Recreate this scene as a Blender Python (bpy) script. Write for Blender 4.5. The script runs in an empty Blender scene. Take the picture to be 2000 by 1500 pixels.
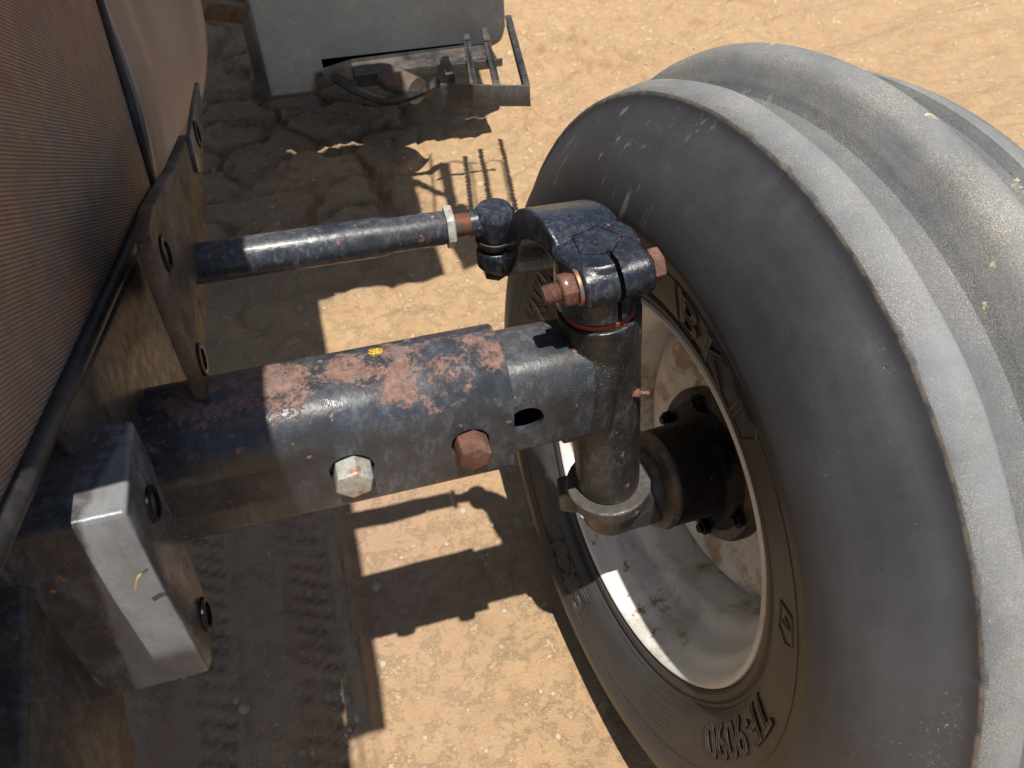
import bpy, bmesh, math, random
import numpy as np
from mathutils import Vector, Matrix
random.seed(7); rng = np.random.default_rng(7)
C = bpy.context.scene.collection
sc = bpy.context.scene
# ------------------------------------------------------------------ camera (world = tractor frame, x outboard, y rearward)
PITCH = math.radians(46); YAW = math.radians(16); CH = 1.137; FPX = 1450.0
cr = Vector((math.cos(YAW), -math.sin(YAW), 0)); ch = Vector((math.sin(YAW), math.cos(YAW), 0)); Zv = Vector((0, 0, 1))
cF = ch*math.cos(PITCH) - Zv*math.sin(PITCH); cD = -ch*math.sin(PITCH) - Zv*math.cos(PITCH); cO = Vector((0, 0, CH))
cd = bpy.data.cameras.new('camera'); cam = bpy.data.objects.new('camera', cd); C.objects.link(cam)
M = Matrix((( cr.x, -cD.x, -cF.x, 0), (cr.y, -cD.y, -cF.y, 0), (cr.z, -cD.z, -cF.z, CH), (0, 0, 0, 1)))
cam.matrix_world = M
cd.sensor_width = 36; cd.lens = FPX/2000*36; cd.clip_start = .02; cd.clip_end = 400
cd.dof.use_dof = True; cd.dof.focus_distance = .70; cd.dof.aperture_fstop = 15
sc.camera = cam
# ------------------------------------------------------------------ light
to_sun = Vector((-.0150, -.288, 1)).normalized()
w = bpy.data.worlds.new('World'); sc.world = w; w.use_nodes = True
nt = w.node_tree; bg = nt.nodes['Background']; sky = nt.nodes.new('ShaderNodeTexSky'); sky.sky_type = 'NISHITA'
sky.sun_disc = False; sky.sun_elevation = math.asin(to_sun.z); sky.sun_rotation = math.atan2(to_sun.x, to_sun.y)
sky.air_density = 1.0; sky.dust_density = 1.0; sky.ozone_density = 1.0
nt.links.new(sky.outputs[0], bg.inputs[0]); bg.inputs[1].default_value = .075
ld = bpy.data.lights.new('sun', 'SUN'); ld.energy = 5.0; ld.angle = math.radians(.53); ld.color = (1, .95, .87)
sun = bpy.data.objects.new('sun', ld); C.objects.link(sun); sun.rotation_euler = to_sun.to_track_quat('Z', 'Y').to_euler()
sun.location = (0, -2, 6)
sc.view_settings.view_transform = 'Standard'; sc.view_settings.look = 'None'; sc.view_settings.exposure = .30
sc.view_settings.gamma = 1; sc.view_settings.use_curve_mapping = False
sc.render.engine = 'CYCLES'; sc.cycles.max_bounces = 6; sc.cycles.use_denoising = True

# ------------------------------------------------------------------ helpers
def ray(px, py): return cr*((px-1000)/FPX) + cD*((py-750)/FPX) + cF
def on(px, py, ax, v):                                  # point of the real plane coord[ax] = v seen in that direction
    d = ray(px, py); return cO + d*((v-cO[ax])/d[ax])
class Nd:                                               # small node-material builder
    def __init__(s, name):
        s.m = bpy.data.materials.new(name); s.m.use_nodes = True; s.t = s.m.node_tree; s.b = s.t.nodes['Principled BSDF']
        s.co = s.n('ShaderNodeTexCoord').outputs['Object']; s.geo = s.n('ShaderNodeNewGeometry')
    def n(s, ty): return s.t.nodes.new(ty)
    def put(s, sock, v):
        if isinstance(v, bpy.types.NodeSocket): s.t.links.new(v, sock)
        elif v is not None:
            sock.default_value = (*v, 1) if isinstance(v, tuple) and len(v) == 3 and sock.type == 'RGBA' else v
    def noise(s, scale, detail=4, rough=.55, co=None, dist=0, stretch=None):
        k = s.n('ShaderNodeTexNoise'); c = co or s.co
        if stretch: c = s.mapn(c, stretch)
        s.put(k.inputs['Vector'], c); k.inputs['Scale'].default_value = scale; k.inputs['Detail'].default_value = detail
        k.inputs['Roughness'].default_value = rough; k.inputs['Distortion'].default_value = dist; return k.outputs['Fac']
    def voro(s, scale, co=None, feature='F1', out='Distance', rnd=1.0):
        k = s.n('ShaderNodeTexVoronoi'); s.put(k.inputs['Vector'], co or s.co); k.feature = feature
        k.inputs['Scale'].default_value = scale; k.inputs['Randomness'].default_value = rnd; return k.outputs[out]
    def mapn(s, c, scale=(1, 1, 1), loc=(0, 0, 0), rot=(0, 0, 0)):
        k = s.n('ShaderNodeMapping'); s.put(k.inputs['Vector'], c); k.inputs['Scale'].default_value = scale
        k.inputs['Location'].default_value = loc; k.inputs['Rotation'].default_value = rot; return k.outputs[0]
    def rng(s, v, a, b, lo=0., hi=1.):
        k = s.n('ShaderNodeMapRange'); s.put(k.inputs[0], v); k.inputs[1].default_value = a; k.inputs[2].default_value = b
        k.inputs[3].default_value = lo; k.inputs[4].default_value = hi; return k.outputs[0]
    def math(s, op, a, b=None):
        k = s.n('ShaderNodeMath'); k.operation = op; s.put(k.inputs[0], a)
        if b is not None: s.put(k.inputs[1], b)
        return k.outputs[0]
    def mul(s, a, b): return s.math('MULTIPLY', a, b)
    def add(s, a, b): return s.math('ADD', a, b)
    def sep(s, c=None):
        k = s.n('ShaderNodeSeparateXYZ'); s.put(k.inputs[0], c or s.co); return k.outputs
    def mix(s, f, a, b):
        k = s.n('ShaderNodeMix'); k.data_type = 'RGBA'; s.put(k.inputs[0], f); s.put(k.inputs[6], a); s.put(k.inputs[7], b); return k.outputs[2]
    def fmix(s, f, a, b):
        k = s.n('ShaderNodeMix'); k.data_type = 'FLOAT'; s.put(k.inputs[0], f); s.put(k.inputs[2], a); s.put(k.inputs[3], b); return k.outputs[0]
    def bump(s, h, strength=.3, dist=.001, prev=None):
        k = s.n('ShaderNodeBump'); s.put(k.inputs['Height'], h); k.inputs['Strength'].default_value = strength
        k.inputs['Distance'].default_value = dist
        if prev is not None: s.put(k.inputs['Normal'], prev)
        return k.outputs[0]
    def out(s, col, rough, normal=None, metal=0., spec=.5, coat=0.):
        b = s.b; s.put(b.inputs['Base Color'], col); s.put(b.inputs['Roughness'], rough); s.put(b.inputs['Metallic'], metal)
        s.put(b.inputs['Specular IOR Level'], spec); s.put(b.inputs['Coat Weight'], coat); b.inputs['Coat Roughness'].default_value = .14
        if normal is not None: s.put(b.inputs['Normal'], normal)
        return s.m
def mesh_of(bm, name, smooth=35):
    me = bpy.data.meshes.new(name); bmesh.ops.recalc_face_normals(bm, faces=bm.faces); bm.to_mesh(me); bm.free()
    if smooth: me.shade_smooth(); me.set_sharp_from_angle(angle=math.radians(smooth))
    return me
def bake(o):                                            # apply modifiers without operators
    dg = bpy.context.evaluated_depsgraph_get(); me = bpy.data.meshes.new_from_object(o.evaluated_get(dg)); old = o.data
    o.modifiers.clear(); o.data = me; bpy.data.meshes.remove(old); return o
def obj(name, bm, mat, parent=None, bevel=0, seg=2, smooth=35):
    me = mesh_of(bm, name, smooth); o = bpy.data.objects.new(name, me); C.objects.link(o); me.materials.append(mat)
    if parent:
        o.parent = parent; o.location = -offset_of(parent)
    if bevel:
        b = o.modifiers.new('bevel', 'BEVEL'); b.width = bevel; b.segments = seg; b.limit_method = 'ANGLE'; b.angle_limit = math.radians(32)
        b.harden_normals = False
        bpy.context.view_layer.update(); bake(o); o.data.shade_smooth(); o.data.set_sharp_from_angle(angle=math.radians(smooth or 35))
    return o
def offset_of(p):                                       # mesh data is written in world metres; cancel the parents' offset
    v = Vector((0, 0, 0))
    while p: v = v + p.location; p = p.parent
    return v
def empty(name, loc, parent=None):
    o = bpy.data.objects.new(name, None); C.objects.link(o); o.empty_display_size = .1
    if parent: o.parent = parent; o.location = Vector(loc) - offset_of(parent)
    else: o.location = loc
    return o
def frame(axis, hint=(0, 0, 1)):
    a = Vector(axis).normalized(); x = Vector(hint).cross(a)
    if x.length < 1e-4: x = Vector((1, 0, 0)).cross(a)
    x.normalize(); return a, x, a.cross(x)
def prism(bm, pts, axis, a, b):                         # closed outline in the two other coordinates, from a to b along axis
    def P(p, v):
        q = [0, 0, 0]; q[axis] = v; i = 0
        for k in range(3):
            if k != axis: q[k] = p[i]; i += 1
        return bm.verts.new(q)
    A = [P(p, a) for p in pts]; B = [P(p, b) for p in pts]; n = len(pts)
    bm.faces.new(A); bm.faces.new(B[::-1])
    for i in range(n): bm.faces.new((A[i], A[(i+1) % n], B[(i+1) % n], B[i]))
def box(bm, lo, hi): prism(bm, [(lo[0], lo[1]), (hi[0], lo[1]), (hi[0], hi[1]), (lo[0], hi[1])], 2, lo[2], hi[2])
def lathe(bm, prof, o, axis, seg=64, hint=(0, 0, 1), close=False, a0=0., disp=None):
    a, x, y = frame(axis, hint); o = Vector(o); rings = []
    for k, (s, r) in enumerate(prof):
        if r < 1e-6: rings.append([bm.verts.new(o+a*s)]); continue
        ring = []
        for i in range(seg):
            t = a0+2*math.pi*i/seg; rr = r; ss = s
            if disp: ss, rr = disp(k, i, s, r)
            ring.append(bm.verts.new(o+a*ss+(x*math.cos(t)+y*math.sin(t))*rr))
        rings.append(ring)
    prs = list(zip(rings, rings[1:])) + ([(rings[-1], rings[0])] if close else [])
    for A, B in prs:
        for i in range(seg):
            j = (i+1) % seg
            if len(A) == 1 and len(B) == 1: continue
            if len(A) == 1: bm.faces.new((A[0], B[i], B[j]))
            elif len(B) == 1: bm.faces.new((A[i], A[j], B[0]))
            else: bm.faces.new((A[i], A[j], B[j], B[i]))
def cyl(bm, o, p, r, seg=40, r2=None, ch=0.):
    o = Vector(o); p = Vector(p); L = (p-o).length; r2 = r if r2 is None else r2
    pr = [(0, 0), (0, r-ch), (ch, r), (L-ch, r2), (L, r2-ch), (L, 0)] if ch else [(0, 0), (0, r), (L, r2), (L, 0)]
    lathe(bm, pr, o, p-o, seg, hint=(0.01, .02, 1) if abs((p-o).normalized().z) < .9 else (1, 0, 0))
def hexa(bm, o, p, r, rot=0., ch=.0):
    o = Vector(o); p = Vector(p); L = (p-o).length
    pr = [(0, 0), (0, r), (L-ch, r), (L, r-ch*1.6), (L, 0)] if ch else [(0, 0), (0, r), (L, r), (L, 0)]
    lathe(bm, pr, o, p-o, 6, hint=(0.01, .02, 1) if abs((p-o).normalized().z) < .9 else (1, 0, 0), a0=rot)
def spline(pts, n):
    P = [Vector(p) for p in pts]; P = [P[0]*2-P[1]]+P+[P[-1]*2-P[-2]]; out = []
    for i in range(1, len(P)-2):
        for k in range(n):
            t = k/n; a, b, c, d = P[i-1:i+3]
            out.append(.5*((2*b)+(c-a)*t+(2*a-5*b+4*c-d)*t*t+(3*b-a-3*c+d)*t**3))
    out.append(P[-2]); return out
def tube(bm, pts, r, seg=12, n=6, sm=True):
    pts = spline(pts, n) if sm else [Vector(p) for p in pts]; rings = []; x = None
    for i, p in enumerate(pts):
        d = (pts[min(i+1, len(pts)-1)]-pts[max(i-1, 0)]).normalized()
        if x is None: x = d.orthogonal().normalized()
        x = (x-d*x.dot(d)).normalized(); y = d.cross(x); rr = r(i/(len(pts)-1)) if callable(r) else r
        rings.append([bm.verts.new(p+(x*math.cos(2*math.pi*k/seg)+y*math.sin(2*math.pi*k/seg))*rr) for k in range(seg)])
    for A, B in zip(rings, rings[1:]):
        for k in range(seg): bm.faces.new((A[k], A[(k+1) % seg], B[(k+1) % seg], B[k]))
    bm.faces.new(rings[0]); bm.faces.new(rings[-1][::-1])
def sweep(bm, path, wid, thk, side):                    # flat bar along a path; wid, thk lists
    rings = []
    for i, p in enumerate(path):
        p = Vector(p); d = (Vector(path[min(i+1, len(path)-1)])-Vector(path[max(i-1, 0)])).normalized()
        sd = Vector(side[i] if isinstance(side, list) else side); sd = (sd-d*sd.dot(d)).normalized(); up = sd.cross(d)
        w_, t_ = wid[i]/2, thk[i]/2
        rings.append([bm.verts.new(p+sd*a+up*b) for a, b in ((-w_, -t_), (w_, -t_), (w_, t_), (-w_, t_))])
    for A, B in zip(rings, rings[1:]):
        for k in range(4): bm.faces.new((A[k], A[(k+1) % 4], B[(k+1) % 4], B[k]))
    bm.faces.new(rings[0]); bm.faces.new(rings[-1][::-1])
def cast(name, bm, mat, parent, voxel=.0015, smooth=6, cuts=()):    # fuse rough solids into one casting
    o = obj(name, bm, mat, parent, smooth=0)
    r = o.modifiers.new('r', 'REMESH'); r.mode = 'VOXEL'; r.voxel_size = voxel
    s = o.modifiers.new('s', 'SMOOTH'); s.iterations = smooth; s.factor = .5
    bpy.context.view_layer.update(); bake(o)
    if cuts: cut(o, cuts)
    o.data.materials.clear(); o.data.materials.append(mat)
    o.data.shade_smooth(); o.data.set_sharp_from_angle(angle=math.radians(50)); return o
def cut(o, makers):
    for mk in makers:
        b = bmesh.new(); mk(b); me = mesh_of(b, 'cut', 0); c = bpy.data.objects.new('cut', me); C.objects.link(c)
        c.matrix_world = Matrix.Identity(4)
        bpy.context.view_layer.update()
        m = o.modifiers.new('b', 'BOOLEAN'); m.operation = 'DIFFERENCE'; m.object = c; m.solver = 'EXACT'
        bpy.context.view_layer.update(); bake(o); bpy.data.objects.remove(c); bpy.data.meshes.remove(me)
def rsq(a, b, rt, rb, n=8):                             # rounded rectangle, width a height b, top radius rt, bottom radius rb
    out = []
    for (cx, cy, r, t0) in ((a/2-rt, b/2-rt, rt, 0), (-a/2+rt, b/2-rt, rt, 90), (-a/2+rb, -b/2+rb, rb, 180), (a/2-rb, -b/2+rb, rb, 270)):
        for k in range(n+1):
            t = math.radians(t0+90*k/n); out.append((cx+r*math.cos(t), cy+r*math.sin(t)))
    return out

# ------------------------------------------------------------------ materials
def steel(name, base=(.013, .014, .018), rust=.0, rust_top=None, dust=.12, rough=.30, gloss_var=.2, rust_col=(.23, .085, .05), scale=1., worn=.35, lichen=False, flecks=0., coat=.10, cake=0., spec=.40, sun_strip=None):
    k = Nd(name); big = k.noise(14*scale, 6, .62); fine = k.noise(190*scale, 5, .65); mid = k.noise(55*scale, 5, .6)
    col = k.mix(k.rng(big, .35, .7), tuple(c*.75 for c in base), tuple(c*1.5+.003 for c in base))
    wear = k.mul(k.rng(k.noise(120*scale, 8, .75, stretch=(1, 1, .45)), .47, .68), k.rng(big, .34, .6))   # bluish scuffed paint
    col = k.mix(k.mul(wear, worn), col, (.17, .20, .25))
    if sun_strip is not None:                                   # sunlit strip painted in as lighter grey, bounded along the shadow edge
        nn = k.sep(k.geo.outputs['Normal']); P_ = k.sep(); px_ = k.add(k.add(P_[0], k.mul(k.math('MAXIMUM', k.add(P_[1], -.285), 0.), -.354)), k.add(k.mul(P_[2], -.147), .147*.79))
        pm = k.mul(k.rng(k.add(px_, k.mul(k.noise(60, 6, .7), .008)), sun_strip+.002, sun_strip+.006), k.math('MAXIMUM', k.rng(nn[1], -.5, -.8), k.rng(nn[2], .4, .8)))
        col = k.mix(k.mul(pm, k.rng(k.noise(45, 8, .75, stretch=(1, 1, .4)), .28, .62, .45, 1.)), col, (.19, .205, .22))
    ru = k.add(k.mul(k.noise(22*scale, 9, .8, dist=.3), 1.), k.mul(k.noise(260*scale, 3, .7), .16))
    if rust_top: ru = k.add(ru, k.rng(k.sep()[2], rust_top[0], rust_top[1], -.12, rust_top[2]))
    rm = k.rng(ru, .705-rust, .745-rust)
    spots = k.mul(k.rng(k.noise(75*scale, 3, .5), .70-rust*.25, .72-rust*.25), 1.)
    rm = k.math('MAXIMUM', rm, spots)
    rc = k.mix(k.rng(fine, .3, .7), tuple(c*.55 for c in rust_col), tuple(min(1, c*1.5+.02) for c in rust_col))
    rc = k.mix(k.rng(mid, .5, .7), rc, (.16, .13, .13))
    col = k.mix(rm, col, rc)
    if cake:
        ck = k.mul(k.rng(k.noise(13*scale, 9, .75), .40, .62), k.rng(k.noise(330, 3, .6), .35, .6, .45, 1)); col = k.mix(k.mul(ck, cake), col, (.30, .20, .115))
    du = k.mul(k.rng(k.noise(9*scale, 6, .7), .42, .7), dust)
    upf = k.rng(k.sep(k.geo.outputs['Normal'])[2], -.2, .9)   # settled dust lies on upward faces
    col = k.mix(k.mul(du, k.add(k.mul(upf, .9), .1)), col, (.34, .27, .2))
    if flecks:
        fl = k.mul(k.rng(k.voro(420), .16, .06), k.rng(k.noise(30, 4, .6), .46, .58)); col = k.mix(k.mul(fl, flecks), col, (.55, .47, .3))
    if lichen:
        d = k.n('ShaderNodeVectorMath'); d.operation = 'DISTANCE'; k.put(d.inputs[0], k.co); d.inputs[1].default_value = lichen
        lm = k.mul(k.rng(k.add(d.outputs['Value'], k.mul(k.noise(300, 3), .008)), .0105, .0085), k.rng(k.noise(420, 3), .38, .5))
        col = k.mix(lm, col, (.75, .48, .02))
    r = k.fmix(rm, k.rng(mid, .3, .7, rough-gloss_var*.4, rough+gloss_var), .85)
    h = k.add(k.mul(fine, .5), k.add(k.mul(mid, .6), k.mul(rm, .45)))
    return k.out(col, r, k.bump(h, .55, .0012), 0., spec, coat)
def _inside(p):
    y, z = abs(p.y-.445), p.z-.654; a, b, r = .049, .059, .040
    if y > a or abs(z) > b: return False
    return not (y > a-r and z > b-r and math.hypot(y-a+r, z-b+r) > r)
LICH = next(cO+ray(732, 686)*t for t in np.arange(.4, 1., .0005) if _inside(cO+ray(732, 686)*t))
m_sleeve = steel('sleeve paint', base=(.030, .035, .044), rust=.0, rust_top=(.655, .715, .150), dust=.06, rough=.25, rust_col=(.175, .10, .078), worn=.55, lichen=tuple(LICH))
m_inner = steel('extension paint', base=(.028, .033, .040), rust=.0, rust_top=(.66, .70, .09), dust=.12, rough=.32, worn=.6, flecks=.6, rust_col=(.22, .1, .06))
m_housing = steel('housing paint', base=(.014, .0145, .016), rust=-.03, dust=.1, rough=.38, worn=.45, flecks=.9)
m_arm = steel('arm paint', base=(.009, .012, .020), rust=.0, dust=.04, rough=.22, worn=.35, scale=2.2)
m_rod = steel('rod paint', base=(.024, .029, .038), rust=.01, dust=.12, rough=.28, worn=.85, scale=1.5, rust_col=(.22, .10, .06))
m_ball = steel('ball joint paint', base=(.013, .017, .026), rust=-.03, dust=.06, rough=.25, worn=.5, scale=1.5)
m_bracket = steel('bracket paint', spec=.3, sun_strip=-.165, base=(.026, .029, .036), rust=-.03, dust=.15, rough=.28, worn=.85, cake=.15, scale=.8)
m_frame = steel('dusty frame paint', spec=.2, coat=0., base=(.020, .018, .017), rust=.0, dust=.8, rough=.5, worn=.25, rust_col=(.3, .17, .09), scale=.8, cake=.5)
m_web = steel('dark casting paint', spec=.3, base=(.022, .022, .024), rust=-.03, dust=.1, rough=.42, worn=.4, cake=.22, scale=1.3)
m_hub = steel('hub paint', spec=.12, coat=0., base=(.004, .004, .005), rust=-.10, dust=.05, rough=.26, worn=.05)
m_flange = steel('hub flange paint', base=(.012, .011, .01), rust=.02, dust=.8, rough=.45, worn=.15, rust_col=(.14, .07, .04))
m_step = steel('step paint', base=(.03, .03, .032), rust=.02, dust=.5, rough=.45, worn=.3)
m_rust = steel('red rust', base=(.125, .055, .040), rust=.12, dust=.1, rough=.62, worn=.0, rust_col=(.15, .07, .05), scale=2.5, spec=.2)
m_redrub = steel('red seal', base=(.22, .035, .022), rust=-.2, dust=.25, rough=.5, worn=.1)
def galv():
    k = Nd('worn galvanised'); n1 = k.noise(90, 6, .7); n2 = k.noise(260, 4)
    col = k.mix(k.rng(n1, .35, .65), (.30, .32, .29), (.58, .58, .52)); col = k.mix(k.rng(k.noise(70, 7, .7), .56, .62), col, (.42, .19, .09))
    return k.out(col, .5, k.bump(n2, .5, .0006), .35, .5)
m_galv = galv()
def thread():
    k = Nd('threaded steel'); n1 = k.noise(80, 5); col = k.mix(k.rng(n1, .4, .6), (.2, .17, .15), (.36, .17, .1))
    return k.out(col, .5, k.bump(k.noise(200, 3), .3, .0005), .6, .5)
m_thread = thread()
def rubber():
    k = Nd('tyre rubber'); x, y, z = k.sep()[0:3]          # tyre-local coordinates: x along the wheel axis
    rr = k.math('SQRT', k.add(k.mul(y, y), k.mul(z, z)))
    tread = k.math('MAXIMUM', k.mul(k.rng(rr, .4185, .4222), k.rng(x, .0012, -.0012)), k.mul(k.rng(x, -.006, -.012), k.rng(rr, .408, .412))); groove = k.rng(rr, .4285, .4225)
    rub = k.noise(8, 5, .6); col = k.mix(k.rng(rub, .3, .7), (.026, .027, .031), (.044, .046, .053))
    bead = k.rng(rr, .318, .300)
    col = k.mix(k.mul(bead, k.rng(k.noise(20, 5, .6), .3, .6)), col, (.045, .040, .037))       # brown of light bounced off the ground, painted onto the lower sidewall
    scuff = k.rng(k.noise(16, 10, .75), .3, .75)
    col = k.mix(k.mul(tread, k.add(k.mul(scuff, .45), .5)), col, k.mix(groove, (.225, .238, .25), (.13, .142, .158)))
    sand = k.mul(k.rng(k.noise(1150, 3, .7), .48, .64), k.rng(k.noise(11, 6, .7), .32, .6))
    hot = k.rng(rr, .428, .448)
    col = k.mix(k.mul(k.mul(sand, tread), k.add(k.mul(hot, .35), .5)), col, (.56, .48, .33))
    clot = k.mul(k.rng(k.noise(26, 5, .6), .69, .72), k.mul(k.rng(k.noise(420, 3), .4, .5), tread)); col = k.mix(clot, col, (.66, .52, .3))
    # dusty edge line, light streaks and specks on the sidewall
    edge = k.mul(k.rng(rr, .4185, .4215), k.rng(x, .003, .0005)); col = k.mix(k.mul(k.mul(edge, k.rng(tread, .9, .2)), k.rng(k.noise(60, 6, .7), .38, .6, 0, .6)), col, (.45, .36, .25))
    side = k.mul(k.rng(rr, .33, .37), k.rng(rr, .420, .408))
    spk = k.mul(k.rng(k.noise(330, 5, .7), .60, .68), k.rng(k.noise(9, 7, .75), .56, .66)); col = k.mix(k.mul(k.mul(spk, side), .8), col, (.42, .33, .22))
    strk = k.mul(k.rng(k.noise(60, 6, .7, stretch=(1, .9, .12)), .60, .66), k.mul(k.rng(y, .01, -.1), k.rng(z, .2, .3))); col = k.mix(k.mul(strk, .5), col, (.33, .3, .28))
    an = k.math('ARCTAN2', y, z); cx = k.n('ShaderNodeCombineXYZ'); k.put(cx.inputs[0], k.mul(rr, 55)); k.put(cx.inputs[1], k.mul(an, 2.2)); pol = cx.outputs[0]
    arcs = k.noise(1.0, 8, .7, co=pol); col = k.mix(k.mul(k.rng(arcs, .5, .72), .16), col, (.095, .10, .11)); col = k.mix(k.mul(k.rng(arcs, .48, .3), .25), col, (.018, .018, .020))
    gd = k.mul(k.mul(k.rng(k.noise(5, 6, .7), .4, .7), side), .35); col = k.mix(gd, col, (.10, .105, .115))
    rough = k.fmix(tread, k.rng(rub, .3, .7, .42, .52), .75)
    wr = k.noise(120, 5, .7, dist=.8); h = k.add(k.mul(k.noise(500, 4, .7), .5), k.mul(k.mul(wr, tread), 1.2))
    nic = k.rng(k.voro(46), .06, .02)
    return k.out(col, rough, k.bump(k.add(h, k.mul(nic, -.8)), .42, .0009), 0., .5)
m_rubber = rubber()
def letter_rubber():
    k = Nd('raised rubber'); n1 = k.noise(60, 5); return k.out(k.mix(k.rng(n1, .4, .6), (.026, .024, .024), (.052, .045, .04)), .42, k.bump(k.noise(400, 3), .2, .0005))
m_letter = letter_rubber()
def rimpaint():
    k = Nd('rim paint'); x, y, z = k.sep()[0:3]; rr = k.math('SQRT', k.add(k.mul(y, y), k.mul(z, z)))
    n1 = k.noise(9, 6, .65); col = k.mix(k.rng(n1, .3, .7), (.66, .66, .62), (.80, .79, .75))
    col = k.mix(k.mul(k.rng(k.noise(7, 7, .7, dist=.5), .52, .68), .6), col, (.34, .29, .22))
    col = k.mix(k.mul(k.rng(k.noise(14, 6, .7), .52, .62), k.rng(x, -.05, -.1)), col, (.36, .28, .19))
    ru = k.mul(k.rng(k.noise(45, 8, .75), .57, .62), k.add(k.rng(z, -.12, -.2), .12)); ru = k.mul(ru, k.rng(x, -.07, -.01, .25, 1))
    col = k.mix(ru, col, (.27, .15, .085))
    return k.out(col, k.rng(n1, .3, .7, .33, .5), k.bump(k.noise(150, 4), .15, .0006), 0., .5)
m_rim = rimpaint()
def screenmat():
    k = Nd('dusty woven screen'); P = .0026
    x, y, z = k.sep()[0:3]
    wob = k.mul(k.noise(35, 3), .0009)
    vv = k.add(k.mul(y, .485), k.mul(z, .875)); uu = k.add(k.mul(y, .875), k.mul(z, -.485))
    fy = k.math('SINE', k.mul(k.add(uu, wob), 2*math.pi/P)); fz = k.math('SINE', k.mul(k.add(vv, k.mul(wob, .5)), 2*math.pi/P))
    wy = k.rng(fy, -.5, .7); wz = k.rng(fz, -.6, .5)
    wire = k.math('MAXIMUM', k.mul(wy, .75), k.mul(wz, k.rng(k.noise(25, 5, .7), .3, .6, .65, 1.)))
    big = k.noise(6, 5, .6)
    dustc = k.mix(k.rng(big, .35, .65), (.34, .19, .11), (.27, .21, .18)); dustc = k.mix(k.rng(k.noise(40, 8, .8), .4, .65), dustc, (.42, .30, .20)); dustc = k.mix(k.mul(k.rng(k.noise(16, 6, .7), .52, .66), .7), dustc, (.26, .25, .28))
    col = k.mix(wire, (.10, .062, .045), dustc)
    return k.out(col, .75, k.bump(wire, .8, .0009))
m_screen = screenmat()
def hoodmat():
    k = Nd('brown dusty hood paint'); n1 = k.noise(5, 5, .6, stretch=(1, 3, .4)); col = k.mix(k.rng(n1, .35, .65), (.17, .165, .17), (.27, .20, .165))
    col = k.mix(k.rng(k.noise(60, 5, .7), .62, .72), col, (.3, .12, .07)); return k.out(col, k.rng(n1, .3, .7, .3, .42), k.bump(k.noise(200, 3), .1, .0005))
m_hood = hoodmat()
def sealmat():
    k = Nd('seal rubber'); n1 = k.noise(60, 5); return k.out(k.mix(k.rng(n1, .4, .7), (.012, .012, .014), (.05, .045, .04)), .5, k.bump(n1, .4, .001))
m_seal = sealmat()
def tankmat():
    k = Nd('faded tank plastic'); n1 = k.noise(4, 6, .6); sp = k.noise(160, 5, .7)
    col = k.mix(k.rng(n1, .3, .7), (.078, .088, .096), (.125, .138, .148)); col = k.mix(k.mul(k.rng(sp, .6, .7), .5), col, (.27, .27, .26))
    col = k.mix(k.mul(k.rng(k.noise(26, 6, .7), .55, .7), .4), col, (.22, .19, .15))
    return k.out(col, k.rng(n1, .3, .7, .38, .5), k.bump(sp, .25, .001))
m_tank = tankmat()
def sandmat():
    k = Nd('packed sand'); co = k.co
    n0 = k.noise(1.6, 6, .6); n1 = k.noise(12, 8, .65); n2 = k.noise(90, 6, .7); n3 = k.noise(420, 4, .7)
    col = k.mix(k.rng(n1, .3, .7), (.40, .26, .140), (.52, .355, .200)); col = k.mix(k.mul(k.rng(n0, .4, .62), .5), col, (.42, .275, .165))
    y = k.sep()
    pale = k.rng(k.noise(26, 9, .8), .52, .60); col = k.mix(k.mul(pale, .65), col, (.68, .52, .32))
    col = k.mix(k.mul(k.rng(n2, .55, .75), .35), col, (.38, .26, .165)); col = k.mix(k.mul(k.rng(n3, .62, .72), .4), col, (.78, .66, .47))
    near = k.mul(k.rng(k.add(y[1], k.mul(n1, .35)), 1.45, 1.15), k.rng(k.add(y[0], k.mul(n1, .2)), .32, .12))   # compacted clay in the wheel track
    low = k.rng(k.add(y[1], k.mul(n1, .10)), .66, .54); col = k.mix(k.mul(near, k.rng(low, 0, 1, .7, .3)), col, (.40, .27, .185))
    mud = k.mul(k.rng(k.add(y[1], k.mul(n1, .2)), 1.5, 1.7), k.rng(k.add(y[0], k.mul(n1, .1)), .35, .2)); col = k.mix(k.mul(mud, .6), col, k.mix(k.rng(n2, .4, .6), (.24, .165, .105), (.38, .27, .17)))
    grit = k.rng(k.voro(85), .22, .1); gm = k.mul(grit, k.rng(k.noise(7, 4), .5, .6)); col = k.mix(k.mul(gm, .4), col, (.66, .56, .42))
    h = k.add(k.add(k.mul(n2, .7), k.mul(n3, .3)), k.mul(gm, .4)); h = k.add(h, k.mul(pale, .25)); h = k.add(h, k.mul(k.noise(38, 6, .7), 1.2)); far = k.fmix(near, 1.0, .7)
    return k.out(col, .93, k.bump(k.mul(h, far), .9, .007), 0., .25)
m_sand = sandmat()
def stonemat():
    k = Nd('pale stone'); n1 = k.noise(60, 5); return k.out(k.mix(k.rng(n1, .3, .7), (.40, .31, .22), (.60, .52, .42)), .85, k.bump(n1, .5, .002))
m_stone = stonemat()
def gritmat():
    k = Nd('sand grit'); n1 = k.noise(30, 4); return k.out(k.mix(k.rng(n1, .35, .65), (.34, .23, .14), (.58, .44, .29)), .9)
m_grit = gritmat()
def strawmat():
    k = Nd('dry straw'); return k.out(k.mix(k.noise(80), (.5, .36, .17), (.62, .48, .28)), .7)
m_straw = strawmat()

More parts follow.
